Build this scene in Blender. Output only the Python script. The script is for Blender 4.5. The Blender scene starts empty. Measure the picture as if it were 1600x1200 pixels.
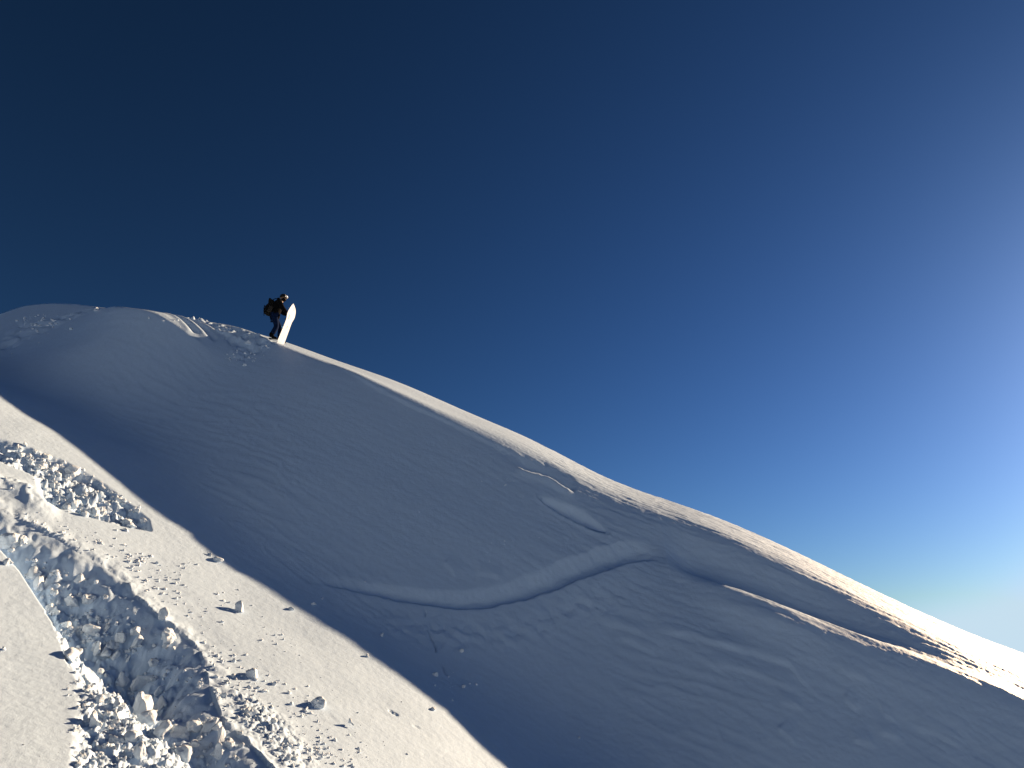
import bpy, bmesh, math, random
import numpy as np
from mathutils import Vector, Matrix, noise as mnoise

# ------------------------------------------------------------------ numbers
F = 1170.0                                   # focal length in px of a 1600 px wide frame
PITCH = math.radians(21.0)
SAZ, SEL = math.radians(52.0), math.radians(18.0)
CP, SP = math.cos(PITCH), math.sin(PITCH)
rng = np.random.default_rng(7)
random.seed(7)

def pdir(px, py):
    u = (px - 800) / F; v = (600 - py) / F
    return u, CP - SP * v, SP + CP * v

# ------------------------------------------------------------------ maths
def spline(xk, yk):
    xk = np.array(xk, float); yk = np.array(yk, float); n = len(xk)
    h = np.diff(xk); A = np.zeros((n, n)); b = np.zeros(n); A[0, 0] = A[-1, -1] = 1
    for i in range(1, n - 1):
        A[i, i-1] = h[i-1]; A[i, i] = 2 * (h[i-1] + h[i]); A[i, i+1] = h[i]
        b[i] = 6 * ((yk[i+1]-yk[i]) / h[i] - (yk[i]-yk[i-1]) / h[i-1])
    M = np.linalg.solve(A, b)
    def f(x):
        x = np.asarray(x, float); i = np.clip(np.searchsorted(xk, x) - 1, 0, n - 2)
        xc = np.clip(x, xk[0], xk[-1]); d = xc - xk[i]; hh = h[i]
        v = (M[i]*(xk[i+1]-xc)**3 + M[i+1]*d**3) / (6*hh) + (yk[i]/hh - M[i]*hh/6)*(xk[i+1]-xc) + (yk[i+1]/hh - M[i+1]*hh/6)*d
        s0 = (yk[1]-yk[0])/h[0] - M[1]*h[0]/6; s1 = (yk[-1]-yk[-2])/h[-1] + M[-2]*h[-1]/6
        return v + np.where(x < xk[0], (x-xk[0])*s0, 0) + np.where(x > xk[-1], (x-xk[-1])*s1, 0)
    return f

def sstep(x, a=0.0, b=1.0):
    t = np.clip((x - a) / (b - a), 0, 1)
    return t * t * (3 - 2 * t)

PERM = rng.permutation(4096)
GA = rng.random(4096) * 2 * np.pi
GXT, GYT = np.cos(GA), np.sin(GA)
def hsh(i, j, k=0):
    return PERM[(PERM[(i + 31 * k) & 4095] + j) & 4095]
def perlin(x, y, seed=0):
    xi = np.floor(x).astype(np.int64); yi = np.floor(y).astype(np.int64)
    xf = x - xi; yf = y - yi
    u = xf*xf*xf*(xf*(xf*6-15)+10); v = yf*yf*yf*(yf*(yf*6-15)+10)
    def g(a, b, dx, dy):
        h = hsh(xi + a, yi + b, seed)
        return GXT[h] * dx + GYT[h] * dy
    n00 = g(0, 0, xf, yf); n10 = g(1, 0, xf-1, yf); n01 = g(0, 1, xf, yf-1); n11 = g(1, 1, xf-1, yf-1)
    return (n00*(1-u) + n10*u) * (1-v) + (n01*(1-u) + n11*u) * v
def fbm(x, y, o=4, seed=0, gain=.5):
    r = 0; a = 1
    for k in range(o):
        r = r + a * perlin(x * 2**k, y * 2**k, seed + k * 7); a *= gain
    return r
RV = rng.random((4096, 3))
def lumps(x, y, seed=0):
    """rounded cells: returns a dome height 0..1 (snow lumps lying side by side)"""
    xi = np.floor(x).astype(np.int64); yi = np.floor(y).astype(np.int64)
    best = np.zeros_like(x)
    for a in (-1, 0, 1):
        for b in (-1, 0, 1):
            h = hsh(xi + a, yi + b, seed)
            px = xi + a + RV[h, 0]; py = yi + b + RV[h, 1]
            rr = .35 + .5 * RV[h, 2]
            d2 = ((x - px)**2 + (y - py)**2) / rr**2
            best = np.maximum(best, rr * np.sqrt(np.clip(1 - d2, 0, 1)))
    return best
def slabs(x, y, seed=0):
    """broken plates: each cell a tilted facet, -.1..1"""
    x = x + .18*perlin(x*1.7, y*1.7, seed+1); y = y + .18*perlin(x*1.7+9, y*1.7, seed+2)
    xi = np.floor(x).astype(np.int64); yi = np.floor(y).astype(np.int64)
    d1 = np.full(x.shape, 9.); d2 = np.full(x.shape, 9.); hh = np.zeros(x.shape)
    for a in (-1, 0, 1):
        for b in (-1, 0, 1):
            h = hsh(xi + a, yi + b, seed); ux = x - xi - a - RV[h, 0]; uy = y - yi - b - RV[h, 1]
            d = np.hypot(ux, uy); v = RV[h, 2] + 1.1*(GXT[h]*ux + GYT[h]*uy)
            n = d < d1; d2 = np.where(n, d1, np.minimum(d2, d)); hh = np.where(n, v, hh); d1 = np.where(n, d, d1)
    return hh * sstep(d2 - d1, 0, .16)
def smax(a, b, k):
    m = np.maximum(a, b)
    return m + k * np.log1p(np.exp(-np.abs(a - b) / k))

# ------------------------------------------------------------------ the mountain, in metres
P0 = (-8.9, 26.3); TT = (.9752, -.2212); NN = (.2212, .9752)     # crest line in plan
SK = [-14, -11.5, -9, -6.5, -4, -2, 0, 2.5, 5, 7.5, 10, 12.5, 15, 17.5, 20, 22.5, 25]
ZK = [13.8, 14.338, 14.223, 13.625, 13.008, 12.533, 11.871, 10.786, 9.703, 8.43, 7.14, 5.69, 4.63, 3.39, 1.96, .70, -.26]
WK = [1.2, 1.2, 1.2, 1.2, 1.2, 1.3, 1.75, 2.5, 2.95, 2.95, 2.8, 3.0, 3.3, 3.6, 3.9, 4.2, 4.5]
BF = 1.0
zcrest = spline(SK, ZK); wcrest = spline(SK, WK)
def sd_of(x, y):
    dx = x - P0[0]; dy = y - P0[1]
    return dx*TT[0] + dy*TT[1], dx*NN[0] + dy*NN[1]
def ridge(x, y):
    s, d = sd_of(x, y)
    w = np.clip(wcrest(s), 1, 4.8); kf = w*np.interp(s, [7, 13], [.03, .10]); n = np.minimum(d, 0); u = (-n-w)/kf
    near = .35*d - .1*(np.exp(n/.5)-1) - (BF-.35)*kf*(np.maximum(u, 0) + np.log1p(np.exp(-np.abs(u))))
    dd = np.maximum(d, 0); far = .15*dd - .8*(dd - 4*(1 - np.exp(-dd/4)))
    return zcrest(s) + np.where(d < 0, near, far)
LP = np.array([(-13.2, 18.06, 6.84), (-11.64, 17.41, 6.01), (-9.54, 16.58, 4.71), (-7.23, 15.35, 2.96), (-5.76, 14.92, 2.0),
               (-4.13, 14.39, 1.04), (-2.62, 13.61, .16), (-1.23, 13.08, -.63), (-.05, 12.68, -1.37), (4, 11, -3.7), (9, 9, -6.4),
               (-10, 8, 1.4), (-6, 8, -.5), (-3, 8, -1.3), (0, 8, -2.6), (5, 3, -5.0), (0, 0, -2.2), (-4, 0, -1.2), (-9, 1, .3),
               (-18, 12, 6.8), (-15, 21, 7.9), (-12, 22, 7.0), (0, -8, -3.2), (-10, -8, -.5), (8, -6, -7.0)])
def tps(P):
    n = len(P); d = np.hypot(P[:, 0][:, None]-P[:, 0], P[:, 1][:, None]-P[:, 1])
    K = np.where(d > 0, d*d*np.log(np.maximum(d, 1e-9)), 0) + np.eye(n) * .02
    Q = np.c_[np.ones(n), P[:, :2]]; A = np.block([[K, Q], [Q.T, np.zeros((3, 3))]])
    c = np.linalg.solve(A, np.r_[P[:, 2], 0, 0, 0])
    def f(x, y):
        r = c[n] + c[n+1]*x + c[n+2]*y
        for i in range(n):
            d2 = (x-P[i, 0])**2 + (y-P[i, 1])**2
            r = r + c[i] * .5 * d2 * np.log(np.maximum(d2, 1e-12))
        return r
    return f
lower = tps(LP)
def base(x, y):
    r = np.hypot(x, y)
    q = np.minimum(1, 30 / np.maximum(r, 1e-6))          # beyond 30 m keep the slope's value and let it fall
    L = lower(x*q, y*q) - np.maximum(r-30, 0) * .25
    L = L + .35 * np.exp(-(r/1.6)**2)
    z = smax(ridge(x, y), L, .45)
    zf = -330 + 420 * (fbm(x/900, y/900, 5, 91)) + 60 * fbm(x/160, y/160, 4, 92)
    zf = np.minimum(zf, -60)
    t = sstep(r, 45, 260)
    return z * (1-t) + zf * t

def march(f, px, py, r0=3.0, r1=40.0, n=1500):
    """where a line of sight meets the slope: world x, y, z"""
    dx, dy, dz = pdir(px, py); h = math.hypot(dx, dy)
    r = np.linspace(r0, r1, n); x = dx/h*r; y = dy/h*r; z = dz/h*r
    g = f(x, y) - z; k = int(np.argmax(g > 0))
    if g[k] <= 0: return None
    a = g[k-1] / (g[k-1] - g[k]) if k else 0
    rr = r[k-1] + (r[k]-r[k-1]) * a if k else r[0]
    return dx/h*rr, dy/h*rr, dz/h*rr
def plan(pts):
    out = []
    for p in pts:
        m = march(base, *p)
        if m: out.append(m[:2])
    return np.array(out)

def pdist(x, y, P):
    """distance to a plan polyline, signed (+ = left of its direction), and 0..1 along it"""
    best = np.full(x.shape, 1e9); sg = np.ones_like(x); uu = np.zeros_like(x)
    seg = np.hypot(*np.diff(P, axis=0).T); cum = np.r_[0, np.cumsum(seg)]; tot = cum[-1]
    for i in range(len(P)-1):
        ax, ay = P[i]; bx, by = P[i+1]; vx, vy = bx-ax, by-ay; l2 = vx*vx+vy*vy
        t = np.clip(((x-ax)*vx + (y-ay)*vy) / l2, 0, 1)
        dd = np.hypot(x-ax-t*vx, y-ay-t*vy); m = dd < best
        best = np.where(m, dd, best)
        sg = np.where(m, np.sign(vx*(y-ay) - vy*(x-ax)), sg)
        uu = np.where(m, (cum[i]+t*seg[i])/tot, uu)
    return best*sg, uu
def inside(x, y, P):
    c = np.zeros(x.shape, bool); n = len(P); j = n-1
    for i in range(n):
        xi, yi = P[i]; xj, yj = P[j]
        if yi != yj:
            c ^= ((yi > y) != (yj > y)) & (x < (xj-xi)*(y-yi)/(yj-yi)+xi)
        j = i
    return c
def closed(P): return np.vstack([P, P[:1]])

# --- features traced on the slope (seen from the camera, laid down on the ground)
def smooth_line(pts, k=4):
    P = np.array(pts, float); t = np.r_[0, np.cumsum(np.hypot(*np.diff(P, axis=0).T))]
    tt = np.linspace(0, t[-1], (len(P)-1)*k+1)
    return np.c_[spline(t, P[:, 0])(tt), spline(t, P[:, 1])(tt)]
trench_near = plan([(-240, 700), (-60, 800), (0, 861), (30, 893), (50, 922), (68, 950), (84, 975), (95, 1003), (103, 1030), (113, 1045), (135, 1062), (165, 1082), (195, 1110), (225, 1150), (250, 1185), (300, 1240), (340, 1290)])
trench_far = plan([(-240, 640), (-60, 735), (0, 796), (40, 818), (90, 842), (120, 862), (160, 882), (188, 905), (215, 935), (250, 965), (285, 990), (312, 1015), (322, 1055), (335, 1095), (350, 1130), (390, 1165), (430, 1210), (470, 1260), (500, 1290)])
trench = np.vstack([trench_near, trench_far[::-1]])
rub_zone = plan([(113, 1042), (135, 1062), (165, 1082), (195, 1110), (225, 1150), (250, 1185), (300, 1240), (95, 1240), (104, 1200), (112, 1150), (118, 1110), (116, 1070)])
rub_left = plan([(113, 1042), (116, 1070), (118, 1110), (112, 1150), (104, 1200), (95, 1240)])
upper_band = plan([(-220, 640), (-40, 668), (0, 684), (40, 696), (95, 716), (130, 735), (165, 757), (200, 782), (235, 812), (240, 832), (190, 824), (150, 812), (110, 800), (70, 792), (56, 760), (52, 744), (0, 722), (-40, 708), (-220, 670)])
bank = smooth_line(plan([(-40, 745), (0, 758), (30, 768), (62, 792), (100, 806)]))
groove = smooth_line(plan([(465, 901), (530, 911), (600, 924), (700, 937), (760, 933), (820, 917), (870, 899), (920, 880), (985, 857), (1035, 846)]))
lens_low = smooth_line(plan([(838, 776), (850, 789), (875, 805), (905, 820), (930, 830), (952, 835)]))
lens_poly = plan([(836, 774), (850, 789), (875, 805), (905, 820), (930, 830), (955, 836), (938, 816), (915, 798), (890, 785), (860, 777)])
lip = smooth_line(plan([(1006, 866), (1030, 872), (1050, 880), (1100, 905), (1150, 927), (1200, 946), (1300, 985), (1400, 1033), (1500, 1078), (1600, 1112), (1700, 1150)]))
hollow = smooth_line(plan([(1040, 852), (1100, 866), (1160, 890), (1230, 920), (1300, 950), (1400, 992), (1500, 1040)]))
streaks = [smooth_line(plan(q)) for q in (
    [(215, 509), (250, 520), (275, 537), (300, 556)], [(232, 506), (280, 519), (308, 536), (332, 552)],
    [(172, 492), (215, 503), (262, 511), (300, 520), (348, 531)])]
notch = smooth_line(plan([(800, 729), (835, 745), (862, 752), (880, 765), (900, 777)]))
cornice = smooth_line(plan([(500, 562), (560, 590), (620, 622), (700, 660), (760, 690), (830, 722), (870, 742)]))
cracks = [plan([(658, 952), (668, 975), (676, 1000), (684, 1022)]), plan([(690, 1040), (705, 1058), (722, 1075)]), plan([(720, 988), (723, 1002), (721, 1014)]), plan([(605, 1108), (640, 1128), (658, 1141)])]
steps_zone = plan([(-30, 492), (20, 505), (70, 500), (110, 492), (140, 484), (150, 496), (115, 508), (90, 520), (50, 535), (10, 555), (-30, 560)])
person_zone = plan([(325, 519), (345, 522), (400, 530), (425, 537), (420, 548), (395, 560), (385, 572), (362, 572), (345, 550), (325, 532)])
track_zone = plan([(150, 482), (200, 489), (290, 502), (340, 510), (420, 526), (420, 534), (330, 524), (240, 508), (180, 496)])
wind_lines = [plan(q) for q in (
    [(1100, 1000), (1140, 1012), (1190, 1028), (1235, 1045), (1262, 1075), (1290, 1100), (1310, 1118)],
    [(1095, 1035), (1160, 1050), (1220, 1070), (1262, 1092), (1282, 1108)],
    [(1212, 1137), (1228, 1155), (1248, 1170)], [(1020, 984), (1080, 992), (1130, 1010), (1180, 1030)],
    [(930, 968), (965, 974), (990, 985), (1015, 990)], [(960, 990), (990, 1000), (1010, 1012), (1035, 1022)],
    [(1425, 1138), (1470, 1158), (1520, 1185)], [(1370, 1148), (1400, 1160), (1420, 1165)],
    [(1330, 1160), (1375, 1172)], [(1215, 1100), (1260, 1112)], [(690, 880), (705, 892), (715, 906)],
    [(740, 893), (790, 905)], [(1310, 1060), (1370, 1080)],
    [(1318, 1094), (1345, 1120)], [(1380, 1125), (1402, 1132)])]

prints = plan([(350, 529), (366, 523), (384, 532), (395, 527), (409, 535), (333, 520), (309, 511), (299, 509), (276, 503), (251, 497), (243, 495), (214, 491)])
def detail(x, y, z):
    r = np.hypot(x, y); s, d = sd_of(x, y); g = 0*x
    fade = 1 - sstep(r, 45, 70)
    Lm = sstep(lower_minus_ridge(x, y), -.6, 1.0)             # 1 on the near lower slope
    # gentle undulation
    g += .05 * fbm(x/3.1, y/3.1, 3, 3) * Lm + .10 * fbm(s/6.0, d/3.0, 2, 5) * (1-Lm) * sstep(-d, .5, 4)
    # wind-packed grain running along the crest
    grain = fbm(s/.9 + .35*d, d/.12, 4, 11, .6)
    ridged = 1 - np.abs(fbm(s/1.9 + .5*d, d/.42 + .12*s, 3, 23)) * 2.4
    right = sstep(s, 7.5, 12.5)
    a_strip = (.004 + .020 * right) * sstep(d, -9, -3.0) * (1-Lm)
    g += a_strip * (grain + .35*fbm(s/.35, d/.09, 3, 17))
    fine = (.25 + .75*right) * sstep(d, -9, -3.0) * (1-Lm)
    g += fine * .004 * fbm(s/.16, d/.07, 2, 19)
    face = (1-Lm) * sstep(-d, 1.5, 5)
    patch = sstep(fbm(x/4.5, y/4.5, 2, 41), -.15, .35)
    g += face * patch * .016 * np.maximum(ridged, 0)**3
    g += face * .008 * fbm(s/.9 + .3*d, d/.16, 3, 29)
    # grain of the near slope
    g += Lm * (.0015 * fbm(x/.12, y/.12, 3, 51) + .005 * fbm(x/.9, y/.6, 3, 57))
    g *= fade
    near = r < 40
    def on(P, pad):
        return near & (x > P[:, 0].min()-pad) & (x < P[:, 0].max()+pad) & (y > P[:, 1].min()-pad) & (y < P[:, 1].max()+pad)
    # sunlit shoulder left of the boarder, cut by old tracks
    m = near & (s > -12) & (s < 1.0) & (d < .5) & (d > -9); dn = -d[m]; ss = s[m]; A = (1 - sstep(ss, -3.4, 1.0)) * sstep(ss, -11.5, -5.0) * sstep(dn, 9, 5)
    lim = .1 + 2.4*sstep(ss, -8.5, -3.4)
    u_ = np.clip(dn-1.15, 0, None); g[m] += A * .72*(lim - np.logaddexp(0, (lim-u_)/.12)*.12) * np.exp(-np.maximum(u_-lim, 0)/3.6)
    # groove of the traverse: light shelf above, steep dark bank, thrown snow below
    m = on(groove, 2); q, u = pdist(x[m], y[m], groove); env = sstep(u, 0, .2) * (1 - sstep(u, .85, 1))
    q = q + .045*fbm(x[m]/.45, y[m]/.45, 4, 61)
    qq = q/(.45+.65*u)
    shelf = np.where(qq > 0, -.20*np.clip(1-(qq-.02)/.24, 0, 1), -.20 + .24*sstep(-qq, .14, .34)) - .04*sstep(-qq, .45, .9)
    g[m] += env * shelf * (.25 + .95*u)
    berm = np.exp(-((q+.75)/.3)**2) * sstep(u, .1, .3)*(1-sstep(u, .7, .85))
    g[m] += berm * (.035 * lumps(x[m]/.24, y[m]/.16, 63) + .03*fbm(x[m]/.3, y[m]/.2, 3, 64))
    # scooped lens with a sharp lower rim
    m = on(lens_poly, .6); q, _ = pdist(x[m], y[m], closed(lens_poly)); ins = inside(x[m], y[m], lens_poly)
    ql, _ = pdist(x[m], y[m], lens_low); q = np.abs(q)
    ql = np.abs(ql); e = np.where(ins, q/(q+ql+1e-6), 0)
    g[m] += np.where(ins, -.85*e*sstep(ql, 0, .14)*sstep(q, 0, .25), .03*np.exp(-(ql/.06)**2))
    # drift lip and the hollow above it
    m = on(lip, 4); q, u = pdist(x[m], y[m], lip); env = np.where(q > 0, sstep(u, 0, .14), sstep(u, .0, .14))*(.25+.75*sstep(u, 0, .4))
    q = q + .04*fbm(x[m]/.8, y[m]/.8, 2, 66)
    up = np.where(q > 0, np.exp(-(q/.45)**2), np.exp(-(q/(.22+1.0*sstep(u, 0, .5)))**2))
    g[m] += env * (.48 - .24*u) * up + env*.05*np.exp(-((q+.55)/.16)**2)*(1-sstep(u, .3, .5))
    m = on(hollow, 4); q, u = pdist(x[m], y[m], hollow); env = sstep(u, -.08, .12) * (1 - sstep(u, .45, 1))
    g[m] -= env * .50 * np.exp(-(q/.8)**2)
    for P in streaks:
        m = on(P, 1.5); q, u = pdist(x[m], y[m], P); env = sstep(u, 0, .2) * (1 - sstep(u, .93, 1))
        g[m] += env * (.04*np.exp(-((q+.16)/.14)**2) - .10*np.exp(-((q-.06)/.12)**2))
    m = on(notch, 1.2); q, u = pdist(x[m], y[m], notch)
    env = sstep(u, 0, .2)*(1-sstep(u, .85, 1)); q = q + .06*fbm(x[m]/.4, y[m]/.4, 3, 71)
    g[m] += env * (.10*np.exp(-(q/.13)**2) - .10*np.exp(-((q-.3)/.25)**2))
    m = on(cornice, 1.2); q, u = pdist(x[m], y[m], cornice)
    q = q + .05*fbm(x[m]/1.2, y[m]/1.2, 3, 73); env = sstep(u, 0, .3)*(1-sstep(u, .8, 1))
    g[m] += env * (.06*np.where(q > 0, np.exp(-(q/.35)**2), np.exp(-(q/.07)**2)))
    for P in cracks:
        m = on(P, .4); q, u = pdist(x[m], y[m], P); q = q + .09*fbm(x[m]/.35, y[m]/.35, 3, 75)
        g[m] -= .05*np.exp(-(q/.016)**2)*sstep(fbm(x[m]/.3, y[m]/.3, 2, 76), -.25, .1) * sstep(u, 0, .1)*(1-sstep(u, .9, 1))
    for i, P in enumerate(wind_lines):
        m = on(P, .6); q, u = pdist(x[m], y[m], P); q = q + .05*fbm(x[m]/.5, y[m]/.5, 3, 80+i)
        g[m] += .035*np.where(q > 0, np.exp(-(q/.22)**2), np.exp(-(q/.03)**2)) * sstep(u, 0, .25)*(1-sstep(u, .7, 1))
    # trampled, stepped places on the shoulder
    for P, amp, sc in ((steps_zone, .16, .55), (person_zone, .16, .32), (track_zone, .10, .30)):
        m = on(P, .3); ins = inside(x[m], y[m], P); q, _ = pdist(x[m], y[m], closed(P)); e = np.where(ins, sstep(np.abs(q), 0, .35), 0)
        g[m] += e * amp * (lumps(x[m]/sc, y[m]/sc, 81) - .45 + .7*fbm(x[m]/.5, y[m]/.3, 3, 83))
    # boot prints leading to the boarder
    for i, P in enumerate(prints):
        m = near & (np.abs(x-P[0]) < .6) & (np.abs(y-P[1]) < .6); q = np.hypot((x[m]-P[0]) + .03*perlin(x[m]/.1, y[m]/.1, 120), y[m]-P[1])
        k_ = .45 + .6*RV[i*7+3, 0]; g[m] += k_*(-.20*np.exp(-(q/.15)**4) + .06*np.exp(-((q-.24)/.08)**2)*(1+1.5*perlin(x[m]/.15, y[m]/.15, 121)))
    # bank above the trench
    m = on(bank, 1.5); q, u = pdist(x[m], y[m], bank)
    g[m] += .16*np.exp(-(q/.28)**2) * (1-sstep(u, .7, 1)) * (1+.5*fbm(x[m]/.3, y[m]/.3, 3, 85))
    # upper broken band
    m = on(upper_band, .3); X, Y = x[m], y[m]; ins = inside(X, Y, upper_band); q, _ = pdist(X, Y, closed(upper_band))
    e = np.where(ins, sstep(np.abs(q), 0, .18), 0)
    g[m] += e * (-.22 + .10*slabs(X/.36, Y/.30, 87) + .05*slabs(X/.15, Y/.15, 88) + .04*lumps(X/.07, Y/.07, 86) + .16*fbm(X/.6, Y/.6, 2, 89))
    # scattered pressed lumps between the band and the trench
    # the trench
    m = on(trench, .6); X, Y = x[m], y[m]; wob = .035*fbm(X/.35, Y/.35, 3, 95)
    ins = inside(X, Y, trench); qn, un = pdist(X, Y, trench_near); qf, uf = pdist(X, Y, trench_far)
    qn = np.abs(qn); qf = np.abs(qf)
    e = np.where(ins, sstep(qn, 0, .07 + .7*sstep(un, .45, .6)) * sstep(qf + wob*4, 0, .95), 0)
    deep = .66 * (1 - .45*sstep(un, .55, 1))
    floor = .10*slabs(X/.55, Y/.55, 96) + .035*slabs(X/.22, Y/.22, 97) + .06*lumps(X/.25, Y/.25, 94) + .05*lumps(X/.09, Y/.09, 98) + .03*lumps(X/.045, Y/.045, 100) + .18*fbm(X/.8, Y/.8, 3, 99)
    g[m] += -deep*e + e*floor*(.5+.5*sstep(qf, .2, .6)) + e*(.03*fbm(X/.25, Y/.25, 3, 93))
    g[m] += np.where(ins, 0, .05*np.exp(-(qf/.25)**2)*(.6+1.3*fbm(X/.3, Y/.3, 4, 101)))*(qf < qn)
    # lit rubble bank at the lower left of the trench
    m = on(rub_zone, 1.0); X, Y = x[m], y[m]; ins = inside(X, Y, rub_zone); q, _ = pdist(X, Y, closed(rub_zone))
    ql, _ = pdist(X, Y, rub_left); qn, _ = pdist(X, Y, trench_near); tin = inside(X, Y, trench)
    e = np.where(ins | tin, sstep(np.abs(ql) + .03*fbm(X/.1, Y/.1, 2, 3), 0, .14), 0) * np.where(tin, 1-sstep(np.abs(qn), .1, .7), 1)
    g[m] += e * (-.10 + .05*slabs(X/.26, Y/.26, 103) + .03*slabs(X/.12, Y/.12, 104) + .06*fbm(X/.4, Y/.4, 3, 106) + .04*lumps(X/.05, Y/.05, 105))
    # coarse spill to the right of the trench
    sp = plan([(335, 1060), (400, 1080), (470, 1130), (520, 1215), (440, 1215), (390, 1165), (350, 1130)])
    m = on(sp, .4); X, Y = x[m], y[m]; ins = inside(X, Y, sp); q, _ = pdist(X, Y, closed(sp))
    e = np.where(ins, sstep(np.abs(q) , 0, .45), 0)
    g[m] += e * (.035*slabs(X/.15, Y/.15, 107) + .035*lumps(X/.06, Y/.06, 108))
    return z + g

def lower_minus_ridge(x, y):
    r = np.hypot(x, y); q = np.minimum(1, 30 / np.maximum(r, 1e-6))
    return lower(x*q, y*q) - np.maximum(r-30, 0)*.25 - ridge(x, y)

FINE = 1.0
az = np.r_[np.linspace(-math.pi, -.80, 60)[:-1], np.linspace(-.80, -.70, 40)[:-1], np.arange(-.70, .70, .00105*FINE), np.linspace(.70, .80, 40)[1:], np.linspace(.80, math.pi, 60)[1:]]
rr = np.r_[np.geomspace(.03, 3.2, 70)[:-1], np.exp(np.arange(math.log(3.2), math.log(34), .0021*FINE)), np.geomspace(34.1, 9000, 150)]
A_, R_ = np.meshgrid(az, rr, indexing='ij')
GX, GY = np.sin(A_)*R_, np.cos(A_)*R_
GZ = np.empty_like(GX)
for i in range(0, len(az), 100):
    X, Y = GX[i:i+100], GY[i:i+100]
    GZ[i:i+100] = detail(X, Y, base(X, Y))
GT = GZ / R_                                     # tangent of elevation seen from the camera point

def ground_at(px, py):
    dx, dy, dz = pdir(px, py); h = math.hypot(dx, dy); a = math.atan2(dx, dy); t = dz/h
    i = min(max(int(np.searchsorted(az, a)), 1), len(az)-1)
    row = GT[i, 69:]; k = int(np.argmax(row >= t)); 
    if row[k] < t: return None
    r = rr[69+k]
    return Vector((dx/h*r, dy/h*r, GZ[i, 69+k]))
def height(x, y):
    a = math.atan2(x, y); r = math.hypot(x, y)
    i = min(max(int(np.searchsorted(az, a)), 1), len(az)-1); k = min(max(int(np.searchsorted(rr, r)), 1), len(rr)-1)
    fa = (a-az[i-1])/(az[i]-az[i-1]); fr = (r-rr[k-1])/(rr[k]-rr[k-1])
    return float((GZ[i-1, k-1]*(1-fr)+GZ[i-1, k]*fr)*(1-fa) + (GZ[i, k-1]*(1-fr)+GZ[i, k]*fr)*fa)
def normal(x, y, e=.08):
    return Vector((height(x-e, y)-height(x+e, y), height(x, y-e)-height(x, y+e), 2*e)).normalized()

scene = bpy.context.scene
col = scene.collection

# ------------------------------------------------------------------ materials
def mat(name, colour, rough=.6, bump=None, spec=.3, sss=0, vary=None):
    m = bpy.data.materials.new(name); m.use_nodes = True; nt = m.node_tree; b = nt.nodes['Principled BSDF']
    b.inputs['Base Color'].default_value = (*colour, 1); b.inputs['Roughness'].default_value = rough
    b.inputs['Specular IOR Level'].default_value = spec
    tc = nt.nodes.new('ShaderNodeTexCoord')
    if sss:
        b.inputs['Subsurface Weight'].default_value = sss; b.inputs['Subsurface Radius'].default_value = (.05, .06, .08); b.inputs['Subsurface Scale'].default_value = .6
    if vary:
        n = nt.nodes.new('ShaderNodeTexNoise'); n.inputs['Scale'].default_value = vary[0]; n.inputs['Detail'].default_value = 6
        r = nt.nodes.new('ShaderNodeValToRGB'); r.color_ramp.elements[0].position = .35; r.color_ramp.elements[1].position = .65
        r.color_ramp.elements[0].color = (*[c*vary[1] for c in colour], 1); r.color_ramp.elements[1].color = (*colour, 1)
        nt.links.new(tc.outputs['Object'], n.inputs['Vector']); nt.links.new(n.outputs['Fac'], r.inputs['Fac']); nt.links.new(r.outputs['Color'], b.inputs['Base Color'])
    if bump:
        prev = None
        for sc, dist, det in bump:
            n = nt.nodes.new('ShaderNodeTexNoise'); n.inputs['Scale'].default_value = sc; n.inputs['Detail'].default_value = det
            bp = nt.nodes.new('ShaderNodeBump'); bp.inputs['Distance'].default_value = dist; bp.inputs['Strength'].default_value = 1
            nt.links.new(tc.outputs['Object'], n.inputs['Vector']); nt.links.new(n.outputs['Fac'], bp.inputs['Height'])
            if prev: nt.links.new(prev.outputs['Normal'], bp.inputs['Normal'])
            prev = bp
        nt.links.new(prev.outputs['Normal'], b.inputs['Normal'])
    return m
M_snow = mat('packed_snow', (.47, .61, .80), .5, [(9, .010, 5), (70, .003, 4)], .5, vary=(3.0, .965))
M_chunk = mat('chunk_snow', (.58, .66, .76), .6, [(25, .008, 5), (140, .0015, 3)], .25)

# ------------------------------------------------------------------ slope mesh
def grid_mesh(name, X, Y, Z, m):
    na, nr = X.shape
    co = np.stack([X, Y, Z], -1).reshape(-1, 3).astype(np.float32)
    i = np.arange(na-1)[:, None]*nr + np.arange(nr-1)[None, :]
    q = np.stack([i, i+1, i+nr+1, i+nr], -1).reshape(-1, 4).astype(np.int32)
    me = bpy.data.meshes.new(name); me.vertices.add(len(co)); me.vertices.foreach_set('co', co.ravel())
    me.loops.add(q.size); me.loops.foreach_set('vertex_index', q.ravel())
    me.polygons.add(len(q)); me.polygons.foreach_set('loop_start', np.arange(0, q.size, 4, dtype=np.int32))
    me.polygons.foreach_set('use_smooth', np.ones(len(q), bool))
    me.update(calc_edges=True); me.materials.append(m)
    o = bpy.data.objects.new(name, me); col.objects.link(o); return o
slope = grid_mesh('snow_slope', GX, GY, GZ, M_snow); slope['kind'] = 'structure'

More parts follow.
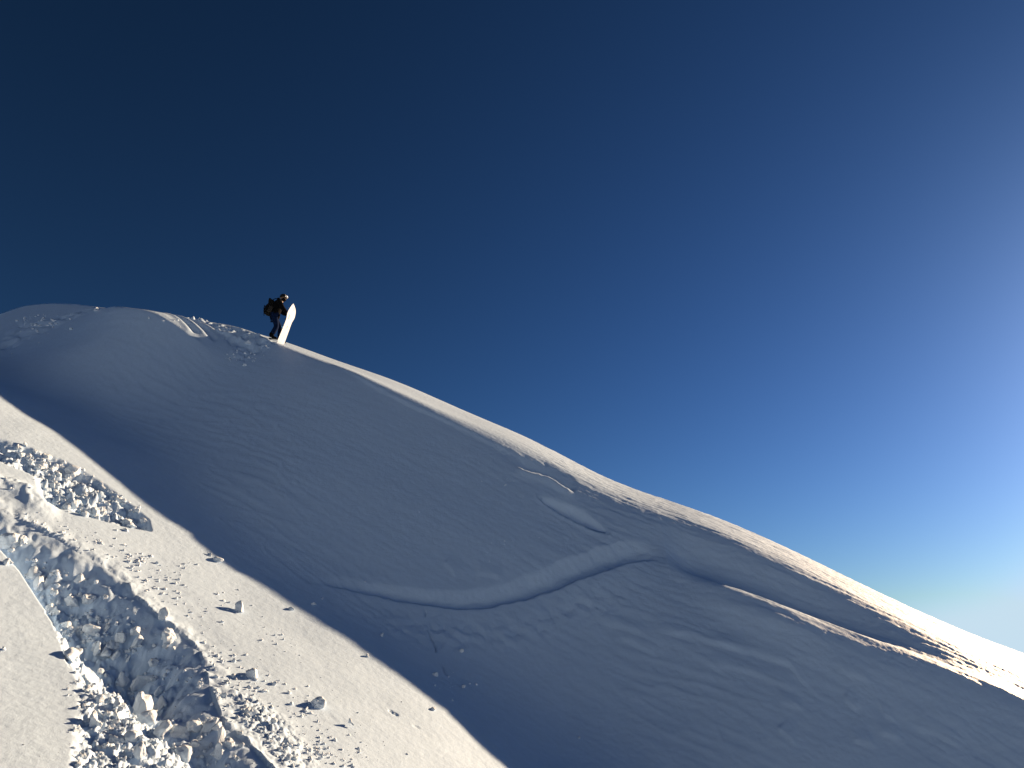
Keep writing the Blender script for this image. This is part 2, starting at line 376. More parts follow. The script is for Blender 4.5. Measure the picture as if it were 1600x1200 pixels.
# ------------------------------------------------------------------ camera, sun, sky
cam = bpy.data.cameras.new('camera'); co = bpy.data.objects.new('camera', cam); col.objects.link(co); scene.camera = co
cam.sensor_width = 36; cam.sensor_fit = 'HORIZONTAL'; cam.lens = 36*F/1600; cam.clip_start = .05; cam.clip_end = 20000
co.rotation_euler = (math.pi/2 + PITCH, 0, 0)
su = bpy.data.lights.new('sun', 'SUN'); su.energy = 5.0; su.angle = math.radians(.53); su.color = (1, .70, .42)
so = bpy.data.objects.new('sun', su); col.objects.link(so)
sv = Vector((math.sin(SAZ)*math.cos(SEL), math.cos(SAZ)*math.cos(SEL), math.sin(SEL)))
so.rotation_euler = sv.to_track_quat('Z', 'Y').to_euler()
w = bpy.data.worlds.new('World'); scene.world = w; w.use_nodes = True; nt = w.node_tree
bg = nt.nodes['Background']; sky = nt.nodes.new('ShaderNodeTexSky'); sky.sky_type = 'NISHITA'; sky.sun_disc = False
sky.sun_elevation = SEL; sky.sun_rotation = SAZ; sky.altitude = 1500; sky.air_density = 1.3; sky.dust_density = 1.35; sky.ozone_density = .5
# the dry high-altitude air of the photo: deeper and more contrasted than the sky model gives it
sep = nt.nodes.new('ShaderNodeSeparateColor'); cmb = nt.nodes.new('ShaderNodeCombineColor'); nt.links.new(sky.outputs[0], sep.inputs[0])
BGS = .1; EXPO = 1.52
for k, (gm, gain) in enumerate(((1.66, .53), (1.64, .87), (1.91, 1.94))):
    m1 = nt.nodes.new('ShaderNodeMath'); m1.operation = 'MULTIPLY'; m1.inputs[1].default_value = .07; nt.links.new(sep.outputs[k], m1.inputs[0])
    m2 = nt.nodes.new('ShaderNodeMath'); m2.operation = 'POWER'; m2.inputs[1].default_value = gm; nt.links.new(m1.outputs[0], m2.inputs[0])
    m3 = nt.nodes.new('ShaderNodeMath'); m3.operation = 'MULTIPLY'; m3.inputs[1].default_value = gain*2**-EXPO/BGS; nt.links.new(m2.outputs[0], m3.inputs[0])
    m4 = nt.nodes.new('ShaderNodeMath'); m4.operation = 'SMOOTH_MIN'; m4.inputs[1].default_value = (.57, .74, 1.0)[k]*2**-EXPO/BGS; m4.inputs[2].default_value = .15*2**-EXPO/BGS; nt.links.new(m3.outputs[0], m4.inputs[0])
    if k == 1: gout = m4.outputs[0]
    if k == 2:
        a_ = nt.nodes.new('ShaderNodeMath'); a_.operation = 'MULTIPLY'; a_.inputs[1].default_value = 1.17; nt.links.new(gout, a_.inputs[0])
        b_ = nt.nodes.new('ShaderNodeMath'); b_.operation = 'MAXIMUM'; nt.links.new(a_.outputs[0], b_.inputs[0]); nt.links.new(m4.outputs[0], b_.inputs[1])
        nt.links.new(b_.outputs[0], cmb.inputs[k])
    else: nt.links.new(m4.outputs[0], cmb.inputs[k])
nt.links.new(cmb.outputs[0], bg.inputs[0]); bg.inputs[1].default_value = BGS
vs = scene.view_settings; vs.view_transform = 'Standard'; vs.look = 'None'; vs.exposure = EXPO; vs.gamma = 1

# ------------------------------------------------------------------ helpers for things
def mesh_obj(name, bm, m, parent=None, smooth=True):
    me = bpy.data.meshes.new(name); bm.to_mesh(me); bm.free(); me.materials.append(m)
    if smooth: me.polygons.foreach_set('use_smooth', [True]*len(me.polygons))
    o = bpy.data.objects.new(name, me); col.objects.link(o)
    if parent: o.parent = parent
    return o
def tag(o, label, cat, group=None, kind=None):
    o['label'] = label; o['category'] = cat
    if group: o['group'] = group
    if kind: o['kind'] = kind
    return o

# ------------------------------------------------------------------ blocks of snow
def block_mesh(name, seed, style):
    r = random.Random(seed); bm = bmesh.new(); n = {'angular': 12, 'round': 30, 'slab': 10, 'wedge': 8}[style]
    asp = {'angular': (1, .85, .8), 'round': (1, .92, .85), 'slab': (1, .75, .32), 'wedge': (1, .7, .75)}[style]
    for k in range(n):
        v = Vector([r.uniform(-1, 1) for _ in range(3)])
        if style in ('round',): v = v.normalized() * r.uniform(.85, 1)
        else:
            q = max(abs(c) for c in v)*.45 + v.length*.55; v = v/q*r.uniform(.72, 1) if style != 'wedge' else v/q*r.uniform(.6, 1)
            if style == 'wedge': v.x *= .35 + .65*(v.z < 0); v.y *= .5 + .5*(v.z < 0)
        bm.verts.new(Vector((v.x*asp[0], v.y*asp[1], v.z*asp[2]))*.5)
    h = bmesh.ops.convex_hull(bm, input=bm.verts)
    bmesh.ops.delete(bm, geom=list({g for g in h['geom_interior'] + h['geom_unused'] if isinstance(g, bmesh.types.BMVert)}), context='VERTS')
    bmesh.ops.bevel(bm, geom=bm.edges[:], offset=.035, segments=1, profile=.6, affect='EDGES', clamp_overlap=True)
    for v in bm.verts:
        q = max(abs(v.co.x)/asp[0], abs(v.co.y)/asp[1], abs(v.co.z)/asp[2])
        if q > .5: v.co *= .5/q
    bmesh.ops.triangulate(bm, faces=bm.faces[:])
    bmesh.ops.remove_doubles(bm, verts=bm.verts[:], dist=.004)
    for it in range(3):
        ed = [e for e in bm.edges if e.calc_length() > (.28, .15, .09)[it]]
        if ed: bmesh.ops.subdivide_edges(bm, edges=ed, cuts=1); bmesh.ops.triangulate(bm, faces=[f for f in bm.faces if len(f.verts) > 3])
    for it in range({'round': 3, 'angular': 1, 'wedge': 1, 'slab': 1}[style]): bmesh.ops.smooth_vert(bm, verts=bm.verts[:], factor=.5, use_axis_x=True, use_axis_y=True, use_axis_z=True)
    bm.normal_update()
    for v in bm.verts:
        p = v.co
        k = mnoise.noise(p*3.1 + Vector((seed, 0, 0)))*.10 + mnoise.noise(p*9 + Vector((0, seed, 0)))*.038 + mnoise.noise(p*22)*.006
        v.co = p + v.normal * k
    me = bpy.data.meshes.new(name); bm.to_mesh(me); bm.free(); me.materials.append(M_chunk)
    me.polygons.foreach_set('use_smooth', [True]*len(me.polygons))
    return me
BM = {st: [block_mesh('snow_block', 10*i + j*101, st) for i in range(5)] for j, st in enumerate(('angular', 'round', 'slab', 'wedge'))}

def put_block(px, py, wpx, label, cat='snow block', style='angular', group=None, hpx=None, yaw=None, tilt=(0, 0), sink=.25, idx=None, name='snow_block'):
    g = ground_at(px, py)
    if g is None: return None
    dist = g.y*CP + g.z*SP; w_ = wpx*dist/F; h_ = (hpx or wpx*.85)*dist/F
    me = BM[style][(idx if idx is not None else random.randrange(5))]
    o = bpy.data.objects.new(name, me); col.objects.link(o)
    zext = {'angular': .8, 'round': .85, 'slab': .32, 'wedge': .75}[style]
    o.scale = (w_, w_*random.uniform(.8, 1.05), h_/zext)
    o.rotation_euler = (tilt[0] + random.uniform(-.25, .25), tilt[1] + random.uniform(-.25, .25), random.uniform(0, 6.28) if yaw is None else yaw)
    o.location = g + Vector((0, 0, h_*(.5-sink)))
    return tag(o, label, cat, group)

big = [
 (372, 946, 36, 30, 'wedge', 'large smooth wedge of snow alone on the open sunlit slope near the shadow edge'),
 (254, 962, 22, 22, 'round', 'small upright snow lump with a dark shadow on the upper right rim of the trench'),
 (75, 951, 13, 20, 'round', 'egg-shaped snow ball perched on the sharp left edge of the trench'),
 (340, 873, 20, 12, 'round', 'flattened snow lump touching the diagonal shadow edge, upper one'),
 (327, 866, 9, 8, 'angular', 'tiny snow lump just above the flattened lump at the shadow edge'),
 (392, 1050, 30, 26, 'angular', 'pale snow chunk with a shadow on the slope right of the trench'),
 (497, 1097, 32, 24, 'round', 'bright double snow lump low on the open slope below the others'),
 (546, 1128, 22, 20, 'wedge', 'pointed grey snow chunk lowest and rightmost on the open sunlit slope'),
 (264, 990, 36, 24, 'angular', 'squarish snow block wedged into the right wall of the trench'),
 (186, 1058, 36, 34, 'wedge', 'pyramid-shaped snow block standing in the middle of the trench'),
 (222, 1100, 40, 46, 'angular', 'largest pale snow block upright in the lower trench'),
 (244, 1100, 42, 26, 'slab', 'winged piece of snow leaning off the largest upright block'),
 (228, 1120, 38, 30, 'round', 'rounded lump at the foot of the largest upright block'),
 (255, 1138, 46, 30, 'angular', 'blue-grey shaded snow block below the largest pale one'),
 (342, 1146, 44, 40, 'wedge', 'sharp-cornered triangular snow slab at the lower right of the trench'),
 (160, 1018, 56, 26, 'slab', 'long tilted snow slab lying in shade across the trench'),
 (203, 1150, 28, 26, 'round', 'round snow boulder half in sun at the lower left of the trench'),
 (216, 1173, 26, 30, 'round', 'tall rounded snow lump near the bottom edge of the photo'),
 (150, 1124, 44, 28, 'slab', 'flat cracked snow slab in the sunlit rubble left of the trench'),
 (178, 1098, 32, 16, 'slab', 'low pale slab on the sunlit lip left of the trench'),
 (312, 1154, 11, 11, 'round', 'single small snowball in the shaded lower trench'),
 (200, 1028, 16, 18, 'wedge', 'small pale wedge of snow in the middle of the shaded rubble'),
 (142, 982, 34, 22, 'angular', 'dim snow block high in the shaded trench'),
 (103, 975, 16, 16, 'round', 'small lump in the shade beside the left trench edge'),
 (112, 786, 26, 30, 'wedge', 'long pale ridge-shaped block in the middle of the broken band'),
 (113, 735, 36, 28, 'angular', 'bright block on the upper edge of the broken band'),
 (45, 712, 22, 26, 'wedge', 'pale pointed block in the left part of the broken band'),
 (30, 699, 24, 7, 'slab', 'thin flat plate of snow at the far left of the broken band'),
 (72, 716, 20, 12, 'angular', 'small creamy block on top of the broken band'),
 (62, 728, 22, 14, 'round', 'grey rounded block beneath the creamy one in the broken band'),
 (147, 798, 18, 20, 'round', 'dark shaded block in the deep hollow of the broken band'),
 (133, 802, 14, 14, 'round', 'small dark block left of the shaded one in the hollow'),
 (160, 795, 14, 28, 'slab', 'upright plate closing the hollow of the broken band'),
 (205, 820, 30, 14, 'slab', 'dark-edged slab at the right end of the broken band'),
 (150, 482, 12, 9, 'angular', 'bright snow lump on the skyline left of the sunlit ridge'),
 (387, 536, 20, 7, 'angular', 'bright snow lump dug up just left of the boarder'),
 (418, 541, 11, 6, 'angular', 'small bright lump at the feet of the boarder'),
 (455, 951, 12, 9, 'angular', 'small lump on the shadow edge in the middle of the slope'),
 (677, 1108, 11, 8, 'round', 'round lump on the lower part of the shadow edge'),
 (490, 943, 16, 8, 'slab', 'flat bluish lump in the shadow just past the edge'),
 (721, 1017, 9, 8, 'round', 'round bluish ball at the foot of a thin crack in the shadow'),
 (725, 1073, 9, 9, 'angular', 'small bluish lump low in the shadow at the end of the long crack'),
 (680, 1053, 12, 9, 'angular', 'bluish lump left of the long crack in the shadow'),
 (597, 992, 9, 8, 'angular', 'upper of two bluish lumps between the track and the sunlit slope'),
 (574, 1024, 9, 10, 'angular', 'lower of two bluish lumps between the track and the sunlit slope'),
 (504, 935, 6, 6, 'angular', 'tiny bluish lump right above the flat one in the shadow'),
 (905, 1152, 5, 5, 'round', 'tiny bluish lump far down in the shaded slope'),
]
for i, (px, py, w_, h_, st, lab) in enumerate(big):
    put_block(px, py + h_*.35, w_, lab, 'snow block' if w_ > 14 else 'snow lump', st, hpx=h_, sink=.30, name='snow_block' if w_ > 14 else 'snow_lump')

def in_poly(px, py, P):
    c = False; j = len(P)-1
    for i in range(len(P)):
        if (P[i][1] > py) != (P[j][1] > py) and px < (P[j][0]-P[i][0])*(py-P[i][1])/(P[j][1]-P[i][1])+P[i][0]: c = not c
        j = i
    return c
zones = [
 ([(0, 880), (0, 830), (60, 850), (130, 900), (200, 960), (280, 1010), (310, 1090), (380, 1180), (400, 1210), (230, 1210), (200, 1130), (120, 1055), (95, 990), (60, 935)], 80, 8, 42, 'shaded lump in the rubble filling the trench', 'rubble in the trench'),
 ([(115, 1060), (165, 1085), (200, 1130), (235, 1210), (115, 1210), (112, 1150)], 36, 8, 20, 'sunlit lump in the rubble between the smooth slab and the trench', 'sunlit rubble by the trench'),
 ([(0, 690), (60, 705), (130, 738), (190, 780), (232, 820), (225, 830), (150, 812), (90, 795), (55, 745), (0, 722)], 60, 7, 18, 'lump in the broken band of snow above the trench', 'lumps of the broken band'),
 ([(330, 1040), (400, 1075), (440, 1120), (500, 1200), (400, 1200), (345, 1120)], 45, 6, 15, 'lump in the coarse spill right of the trench', 'lumps of the coarse spill'),
 ([(370, 545), (400, 552), (392, 575), (360, 572), (340, 548)], 10, 3, 6, 'small clod kicked down the slope below the boarder', 'clods below the boarder'),
]
tot = len(big)
for P, n, a, b, lab, grp in zones:
    xs = [p[0] for p in P]; ys = [p[1] for p in P]; k = 0
    while k < n:
        px, py = random.uniform(min(xs), max(xs)), random.uniform(min(ys), max(ys))
        if not in_poly(px, py, P): continue
        w_ = a + (b-a)*random.random()**2.2
        put_block(px, py, w_, lab, 'snow lump', random.choice(('angular', 'angular', 'round', 'slab', 'wedge')), grp, sink=.36, name='snow_lump')
        k += 1

# crumbs nobody could count: one object
def crumbs():
    base_ = []
    for sd in range(5):
        bm = bmesh.new(); bmesh.ops.create_icosphere(bm, subdivisions=1, radius=.5)
        for v in bm.verts: v.co *= 1 + .5*mnoise.noise(v.co*2.5 + Vector((sd*5, 0, 0)))
        base_.append((np.array([v.co[:] for v in bm.verts]), np.array([[v.index for v in f.verts] for f in bm.faces]))); bm.free()
    V, Fc, off = [], [], 0
    zs = [([(60, 800), (240, 845), (330, 890), (420, 960), (560, 1080), (690, 1180), (520, 1200), (420, 1140), (330, 1010), (260, 950), (150, 870)], 1100, 1.2, 4.2),
          ([(0, 800), (60, 800), (200, 850), (290, 900), (300, 960), (200, 890), (90, 845), (0, 800)], 1000, 1.2, 5),
          ([(280, 960), (420, 1040), (500, 1120), (560, 1200), (440, 1200), (340, 1080)], 900, 1.5, 6),
          ([(0, 740), (60, 752), (55, 775), (0, 765)], 40, 1.5, 4),
          ([(100, 1040), (330, 1040), (400, 1200), (110, 1200)], 520, 1.5, 6),
          ([(30, 870), (130, 900), (280, 1000), (300, 1050), (120, 1040), (70, 950)], 700, 1.5, 7),
          ([(0, 686), (130, 735), (240, 810), (240, 845), (120, 815), (40, 760)], 600, 1.5, 6),
          ([(0, 880), (70, 960), (100, 1050), (105, 1200), (0, 1200)], 24, 1.5, 6),
          ([(250, 800), (330, 868), (500, 985), (700, 1135), (790, 1200), (760, 1200), (600, 1090), (400, 935), (260, 830)], 160, 1.0, 4),
          ([(330, 840), (560, 930), (760, 1000), (960, 1200), (820, 1200), (640, 1080), (470, 950)], 70, 1.2, 4),
          ([(0, 495), (120, 488), (110, 520), (20, 555), (0, 550)], 90, 1.5, 6),
          ([(160, 484), (240, 492), (340, 506), (420, 524), (420, 545), (340, 530), (240, 500)], 150, 1.0, 4),
          ([(340, 545), (420, 545), (400, 575), (365, 572)], 60, 1.0, 4),
          ([(440, 900), (800, 700), (870, 900), (700, 1000)], 30, 1.0, 2.5),
          ([(860, 750), (900, 758), (890, 775), (868, 770)], 20, 1, 3.5)]
    for P, n, a, b in zs:
        xs = [p[0] for p in P]; ys = [p[1] for p in P]; k = 0
        cl = [(random.uniform(min(xs), max(xs)), random.uniform(min(ys), max(ys)), random.uniform(4, 30)) for _ in range(max(3, n//25))]
        while k < n:
            if random.random() < .82:
                c = random.choice(cl); px, py = random.gauss(c[0], c[2]), random.gauss(c[1], c[2]*.7)
            else: px, py = random.uniform(min(xs), max(xs)), random.uniform(min(ys), max(ys))
            k += 1
            if not in_poly(px, py, P): continue
            g = ground_at(px, py)
            if g is None: continue
            sz = (.9*a + (1.5*b-a)*random.random()**3.2)*(g.y*CP + g.z*SP)/F
            v, f = base_[random.randrange(5)]
            R3 = np.array(Matrix.Rotation(random.uniform(0, 6.28), 3, Vector((random.uniform(-1, 1), random.uniform(-1, 1), random.uniform(-1, 1))).normalized()))
            V.append((v*np.array([1, random.uniform(.6, 1), random.uniform(.5, 1)])*sz) @ R3.T + np.array(g) + np.array([0, 0, sz*.15])); Fc.append(f + off); off += len(v)
    V = np.concatenate(V); Fc = np.concatenate(Fc)
    me = bpy.data.meshes.new('snow_crumbs'); me.from_pydata(V.tolist(), [], Fc.tolist()); me.materials.append(M_chunk)
    o = bpy.data.objects.new('snow_crumbs', me); col.objects.link(o)
    tag(o, 'fine snow crumbs strewn over the slope around the trench and the ridge', 'snow crumbs', kind='stuff')
crumbs()

# ------------------------------------------------------------------ the boarder
M_black = mat('black_shell', (.005, .005, .006), .9, [(60, .002, 3)], .03)
M_navy = mat('navy_trousers', (.005, .012, .040), .9, [(50, .002, 3)], .03)
M_lit_blue = mat('lit_trouser_blue', (.08, .26, .50), .7)  # trouser cloth catching light, painted as a paler blue
M_skin = mat('skin', (.22, .13, .09), .55)
M_pack = mat('pack_fabric', (.008, .008, .008), .9, [(80, .002, 3)], .03)
M_rope = mat('pack_trim', (.016, .013, .011), .7)
M_olive = mat('olive_helmet', (.012, .014, .013), .5)
M_lens = mat('goggle_lens', (.35, .38, .40), .15, spec=.8)
M_frame = mat('goggle_frame', (.55, .56, .56), .4)
M_board = mat('board_base', (.72, .78, .86), .35, spec=.5, vary=(4, .93))
M_line = mat('board_seam', (.42, .33, .30), .5)
M_metal = mat('edge_steel', (.55, .55, .57), .3)
M_bind = mat('binding_plastic', (.02, .02, .02), .5)

def skin(name, verts, edges, radii, m, parent, lvl=2, root=0):
    me = bpy.data.meshes.new(name+'_skel'); me.from_pydata([tuple(v) for v in verts], edges, []); me.update()
    o = bpy.data.objects.new(name+'_skel', me); col.objects.link(o)
    o.modifiers.new('Skin', 'SKIN')
    for i, r in enumerate(radii):
        sv_ = me.skin_vertices[0].data[i]; sv_.radius = r if isinstance(r, tuple) else (r, r); sv_.use_root = (i == root)
    sb = o.modifiers.new('Sub', 'SUBSURF'); sb.levels = lvl; sb.render_levels = lvl
    dg = bpy.context.evaluated_depsgraph_get(); dg.update()
    nm = bpy.data.meshes.new_from_object(o.evaluated_get(dg)); nm.name = name
    bpy.data.objects.remove(o); nm.materials.clear(); nm.materials.append(m)
    nm.polygons.foreach_set('use_smooth', [True]*len(nm.polygons))
    r = bpy.data.objects.new(name, nm); col.objects.link(r); r.parent = parent
    return r
def lerp(a, b, t): return Vector(a)*(1-t) + Vector(b)*t

ft = ground_at(425, 531); DIST = ft.y*CP + ft.z*SP
root = bpy.data.objects.new('person', None); col.objects.link(root)
root.location = ft; root.rotation_euler = (0, 0, math.atan2(.32, .947))     # local +X is the way the person faces
tag(root, 'person in black jacket with backpack standing on the ridge holding an upright board', 'person')
K = 1.03
def J(x, y, z): return Vector((x - .12*z*(z > .2), y, z))*K      # the body leans back a little from the slope
hip = J(.10, 0, .90); waist = J(.13, 0, 1.06); chest = J(.20, 0, 1.30); neckb = J(.29, 0, 1.48); neck = J(.35, 0, 1.55)
head = J(.42, 0, 1.66); crown = J(.43, 0, 1.76)
shR = J(.24, -.19, 1.42); elR = J(.37, -.24, 1.14); wrR = J(.56, -.14, 1.00)      # -Y is the camera side
shL = J(.24, .19, 1.42); elL = J(.40, .22, 1.15); wrL = J(.58, .06, 1.06)
hR = J(.09, -.10, .86); kR = J(.16, -.11, .48); aR = J(-.04, -.10, .10)
hL = J(.11, .10, .86); kL = J(.30, .12, .50); aL = J(.24, .10, .10)
V0 = [hip, waist, chest, neckb, neck, head, crown, shR, elR, wrR, shL, elL, wrL, hR, kR, aR, hL, kL, aL,
      aR + J(.13, 0, -.05), aL + J(.13, 0, -.05)]
E0 = [(0, 1), (1, 2), (2, 3), (3, 4), (4, 5), (5, 6), (3, 7), (7, 8), (8, 9), (3, 10), (10, 11), (11, 12), (0, 13), (13, 14), (14, 15), (0, 16), (16, 17), (17, 18), (15, 19), (18, 20)]
R0 = [.13, .125, .15, .08, .055, (.085, .10), (.07, .08), .05, .034, .024, .05, .034, .024, .085, .06, .045, .085, .06, .045, .04, .04]
body = skin('body', V0, E0, [r if isinstance(r, tuple) else r for r in R0], M_skin, root)
# nose and brow on the face side
for v in body.data.vertices:
    p = v.co; dz = p.z - head.z
    if p.x > head.x + .06 and abs(dz) < .09:
        v.co.x += .022*math.exp(-(p.y/.018)**2 - ((dz+.01)/.022)**2) - .008*math.exp(-((abs(p.y)-.032)/.014)**2 - ((dz-.02)/.012)**2) + .006*math.exp(-(p.y/.03)**2 - ((dz+.05)/.008)**2)
def inflate(pts, r): return pts, r
jacket = skin('jacket', [J(.09, 0, .78), J(.10, 0, .92), waist, chest, neckb + J(-.02, 0, 0), shR, elR, lerp(elR, wrR, .93), shL, elL, lerp(elL, wrL, .93), J(.33, 0, 1.53)],
              [(0, 1), (1, 2), (2, 3), (3, 4), (4, 5), (5, 6), (6, 7), (4, 8), (8, 9), (9, 10), (4, 11)],
              [(.19, .20), (.195, .20), .195, (.205, .20), .13, .11, .085, .060, .095, .075, .060, .09], M_black, root)
hood = skin('hood', [J(.22, 0, 1.54), J(.24, 0, 1.60), J(.30, 0, 1.58)], [(0, 1), (1, 2)], [(.07, .10), (.06, .09), .07], M_black, jacket)
trousers = skin('trousers', [J(.10, 0, .88), hR, lerp(hR, kR, .5), kR, lerp(kR, aR, .5), lerp(kR, aR, .88), hL, lerp(hL, kL, .5), kL, lerp(kL, aL, .5), lerp(kL, aL, .88)],
                [(0, 1), (1, 2), (2, 3), (3, 4), (4, 5), (0, 6), (6, 7), (7, 8), (8, 9), (9, 10)],
                [.145, .115, .112, .098, .098, .092, .115, .112, .098, .098, .092], M_navy, root)
lit_patch = skin('lit_knee_patch', [lerp(hL, kL, .75) + J(.045, -.035, .0), kL + J(.05, -.035, 0), lerp(kL, aL, .3) + J(.045, -.035, 0)], [(0, 1), (1, 2)], [(.05, .055)]*3, M_lit_blue, trousers)  # lit front of the left trouser leg, its light put into the colour
for a, nm in ((aR, 'boot'), (aL, 'boot')):
    b_ = skin(nm, [a + J(-.01, 0, .16), a + J(-.01, 0, .03), a + J(-.03, 0, -.05), a + J(.09, 0, -.055), a + J(.20, 0, -.065)], [(0, 1), (1, 2), (1, 3), (3, 4)], [.075, .072, .055, .055, .045], M_black, root)
    so_ = skin('sole', [a + J(-.08, 0, -.10), a + J(.07, 0, -.10), a + J(.24, 0, -.10)], [(0, 1), (1, 2)], [(.045, .018), (.05, .018), (.042, .018)], M_bind, b_)
# gloved hands: five fingers closed round the board's edge
def hand(wr, el, side, grip):
    d = (wr-el).normalized(); p0 = wr; p1 = wr + d*.06; p2 = wr + d*.10
    vs_, es, rs = [p0, p1, p2], [(0, 1), (1, 2)], [.036, (.046, .038), (.044, .03)]
    for i in range(4):
        zo = (.036 - .024*i); L = (.030, .034, .032, .025)[i]; i0 = len(vs_)
        q0 = p2 + Vector((.012, 0, zo)); q1 = q0 + Vector((L*1.1, -side*.006, 0)); q2 = q1 + Vector((L*.5, -side*L*.8, -.004)); q3 = q2 + Vector((-L*.4, -side*L*.6, -.004))
        vs_ += [q0, q1, q2, q3]; es += [(2, i0), (i0, i0+1), (i0+1, i0+2), (i0+2, i0+3)]; rs += [.013, .0125, .0115, .010]
    i0 = len(vs_); t0 = p1 + Vector((.01, -side*.03, .02)); t1 = t0 + Vector((.035, -side*.015, .02)); t2 = t1 + Vector((.03, .0, .006))
    vs_ += [t0, t1, t2]; es += [(1, i0), (i0, i0+1), (i0+1, i0+2)]; rs += [.016, .014, .012]
    return skin('glove', vs_, es, rs, M_black, root)
hand(wrR, elR, -1, None); hand(wrL, elL, 1, None)
gaiter = skin('neck_gaiter', [J(.31, 0, 1.50), J(.36, 0, 1.56), J(.43, 0, 1.615), J(.455, 0, 1.655)], [(0, 1), (1, 2), (2, 3)], [.085, .078, (.092, .098), (.082, .090)], M_black, root)
# helmet with goggles pushed over the brow
bm = bmesh.new(); bmesh.ops.create_uvsphere(bm, u_segments=28, v_segments=18, radius=1)
for v in bm.verts:
    z = v.co.z; cut = -.25 - .35*(v.co.x < 0)*abs(v.co.x)
    if z < cut: v.co.z = cut; v.co.x *= .97; v.co.y *= .97
    v.co = Vector((v.co.x*.135, v.co.y*.112, v.co.z*.125))
helmet = mesh_obj('helmet', bm, M_olive, root); helmet.location = head + J(-.012, 0, .045); helmet.rotation_euler = (0, .22, 0)
bm = bmesh.new(); n = 14
for k in range(n+1):
    a = -1.15 + 2.3*k/n
    for (rr_, z) in ((.128, -.042), (.150, -.030), (.153, .0), (.150, .030), (.128, .042)):
        bm.verts.new((rr_*math.cos(a)*1.02, rr_*math.sin(a)*.86, z))
bm.verts.ensure_lookup_table()
for k in range(n):
    for j in range(5):
        a0 = k*5+j; a1 = k*5+(j+1) % 5; bm.faces.new([bm.verts[i] for i in (a0, a1, a1+5, a0+5)])
bm.faces.new([bm.verts[i] for i in range(5)]); bm.faces.new([bm.verts[n*5+i] for i in reversed(range(5))])
gog = mesh_obj('goggles', bm, M_frame, root); gog.location = head + J(-.012, 0, .045); gog.rotation_euler = (0, -.12, 0)
bm = bmesh.new(); n = 12
for k in range(n+1):
    a = -.95 + 1.9*k/n
    for (rr_, z) in ((.1515, -.024), (.1575, -.012), (.159, .002), (.1575, .014), (.1515, .025)):
        bm.verts.new((rr_*math.cos(a)*1.02, rr_*math.sin(a)*.86, z))
bm.verts.ensure_lookup_table()
for k in range(n):
    for j in range(4): bm.faces.new([bm.verts[i] for i in (k*5+j, k*5+j+1, k*5+j+6, k*5+j+5)])
mesh_obj('lens', bm, M_lens, gog)
bm = bmesh.new(); bmesh.ops.create_cone(bm, segments=32, radius1=1, radius2=1, depth=.028, cap_ends=False)
for v in bm.verts: v.co.x *= .139; v.co.y *= .116
mesh_obj('strap', bm, M_black, gog)

# backpack
pk = bpy.data.objects.new('backpack', None); col.objects.link(pk); pk.location = root.location; pk.rotation_euler = root.rotation_euler
tag(pk, 'black backpack with brown trim and a hanging strap on the back of the person', 'backpack')
def rbox(name, c, size, rot, m, parent, bev=.04, taper=1.0, lump=.012):
    bm = bmesh.new(); bmesh.ops.create_cube(bm, size=1)
    for v in bm.verts:
        v.co = Vector((v.co.x*size[0]*(taper if v.co.z > 0 else 1), v.co.y*size[1]*(taper if v.co.z > 0 else 1), v.co.z*size[2]))
    bmesh.ops.bevel(bm, geom=bm.edges[:], offset=bev, segments=3, profile=.6, affect='EDGES')
    bmesh.ops.triangulate(bm, faces=bm.faces[:]); bmesh.ops.subdivide_edges(bm, edges=bm.edges[:], cuts=1)
    bm.normal_update()
    for v in bm.verts: v.co += v.normal*mnoise.noise(v.co*11)*lump
    o = mesh_obj(name, bm, m, parent); o.location = c; o.rotation_euler = rot; return o
bag = rbox('pack_body', J(-.07, 0, 1.21), (.24, .33, .52), (0, .30, 0), M_pack, pk, .07, .85, .02)
lid = rbox('top_lid', J(-.01, 0, 1.46), (.21, .28, .10), (0, .45, 0), M_pack, pk, .04)
pocket = rbox('front_pocket', J(-.19, 0, 1.15), (.09, .24, .30), (0, .30, 0), M_pack, pk, .035)
rbox('side_pocket', J(-.06, -.185, 1.08), (.15, .06, .24), (0, .3, 0), M_rope, pk, .025)
for yy in (-.12, .12):
    skin('shoulder_strap', [J(-.02, yy, 1.44), J(.14, yy, 1.55), J(.33, yy*1.05, 1.50), J(.40, yy*1.1, 1.34), J(.32, yy*1.4, 1.18), J(.08, yy*1.5, 1.06)], [(i, i+1) for i in range(5)], [(.025, .012)]*6, M_pack, pk, 1)
for (a, b_, c) in ((J(-.24, -.10, 1.22), J(-.27, -.12, 1.08), J(-.25, -.11, .98)), (J(-.20, -.13, 1.02), J(-.27, -.15, .92), J(-.265, -.15, .80)), (J(-.18, .05, 1.30), J(-.26, .04, 1.24), J(-.25, .05, 1.15))):
    skin('hanging_strap', [a, b_, c], [(0, 1), (1, 2)], [.016, .013, .014], M_pack, pk, 1)
rbox('buckle', J(-.245, -.06, 1.24), (.02, .05, .035), (0, .3, 0), M_rope, pk, .006, 1, 0)

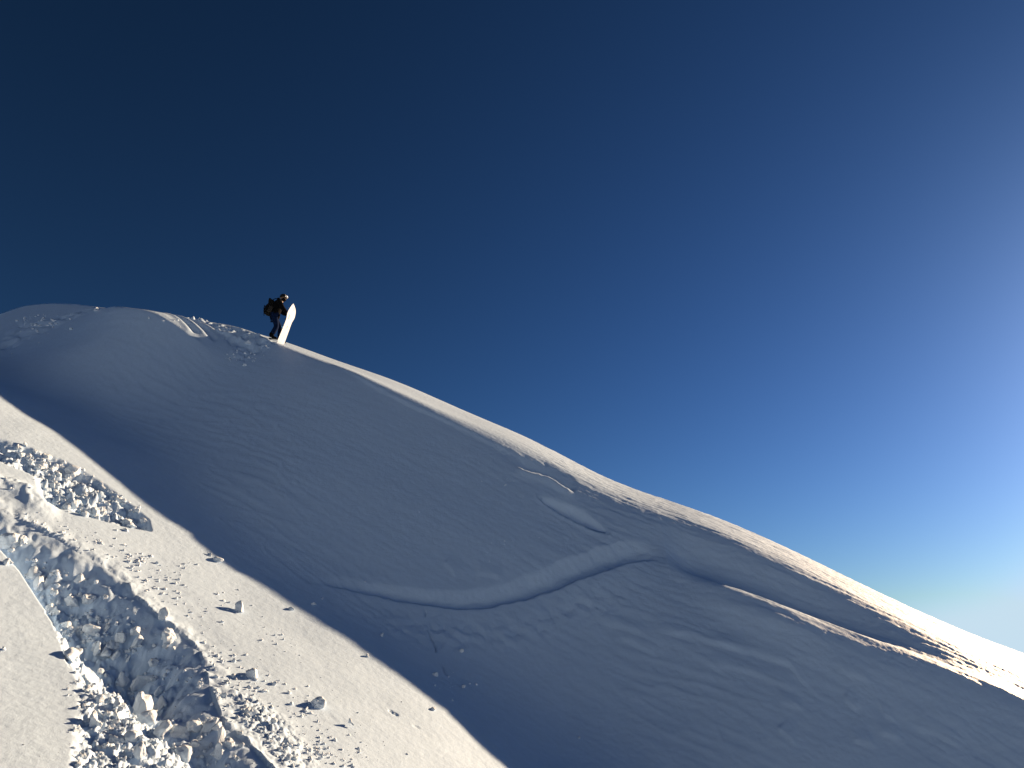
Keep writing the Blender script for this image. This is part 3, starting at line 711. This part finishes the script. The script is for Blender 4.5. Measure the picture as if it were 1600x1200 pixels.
# the board: long, pointed nose, its base towards camera and sun
bd = bpy.data.objects.new('snowboard', None); col.objects.link(bd)
foot = ground_at(437.5, 537)
tag(bd, 'tall white powder snowboard with pointed nose standing tail-down in the snow', 'snowboard')
LEN = 1.74
prof = [(0, .125), (.04, .150), (.12, .158), (.30, .150), (.50, .143), (.60, .152), (.68, .182), (.77, .176), (.86, .138), (.94, .076), (.98, .028), (1.0, .005)]
pt = [p[0] for p in prof]; pw = [p[1] for p in prof]; pws = spline(pt, pw)
def half(s0, s1, thick, y0, name, m, parent, inset=0, n=44, t0=0, t1=1):
    """closed plate between half widths s0*w..s1*w, thickness along local Y, length along Z"""
    bm = bmesh.new(); rows = []
    for i in range(n+1):
        t = t0 + (t1-t0)*i/n; w_ = max(float(pws(min(t, 1))) - inset, .003)
        rock = .10*max(0, (t-.80)/.20)**2 + .02*max(0, (.08-t)/.08)**2 - .012*math.sin(math.pi*min(1, t/.85))
        z = t*LEN
        rows.append([bm.verts.new((x, y, z)) for x, y in ((s0*w_, y0+rock), (s1*w_, y0+rock), (s1*w_, y0+rock+thick), (s0*w_, y0+rock+thick))])
    for a, b in zip(rows, rows[1:]):
        for j in range(4): bm.faces.new((a[j], a[(j+1) % 4], b[(j+1) % 4], b[j]))
    bm.faces.new(rows[0]); bm.faces.new(rows[-1][::-1])
    bmesh.ops.recalc_face_normals(bm, faces=bm.faces[:])
    return mesh_obj(name, bm, m, parent, False)
half(-1, -.012, .011, 0, 'board_half', M_board, bd, inset=.003)
half(.012, 1, .011, 0, 'board_half', M_board, bd, inset=.003)
half(-.02, .02, .007, .002, 'seam', M_line, bd, inset=.003, t0=.01, t1=.96)
half(-1, -.975, .007, .002, 'metal_edge', M_metal, bd, t0=.03, t1=.95); half(.975, 1, .007, .002, 'metal_edge', M_metal, bd, t0=.03, t1=.95)
for zt in (.35, .60):
    bs = rbox('binding', Vector((0, .035, zt*LEN)), (.20, .035, .13), (0, 0, 0), M_bind, bd, .012, 1, 0)
    hb = rbox('highback', Vector((.085, .085, 0)), (.03, .13, .15), (0, 0, .25), M_bind, bs, .012, .8, 0)
    rbox('strap', Vector((-.03, .075, 0)), (.15, .02, .04), (0, 0, -.3), M_bind, bs, .006, 1, 0)
half(.30, .42, .002, -.0022, 'graphic_mark', M_line, bd, t0=.83, t1=.91, inset=.01, n=8)
half(-.45, -.30, .002, -.0022, 'graphic_mark', M_line, bd, t0=.60, t1=.70, inset=.01, n=8)
half(.10, .22, .002, -.0022, 'graphic_mark', M_line, bd, t0=.40, t1=.46, inset=.01, n=8)
az_n = math.radians(-28)            # where the base faces, from +X
Rz = Matrix.Rotation(az_n + math.pi/2, 4, 'Z')
bd.matrix_world = Matrix.Translation(foot + Vector((0, 0, -.05))) @ Matrix.Rotation(math.radians(12), 4, Vector((-.32, .947, 0))) @ Rz
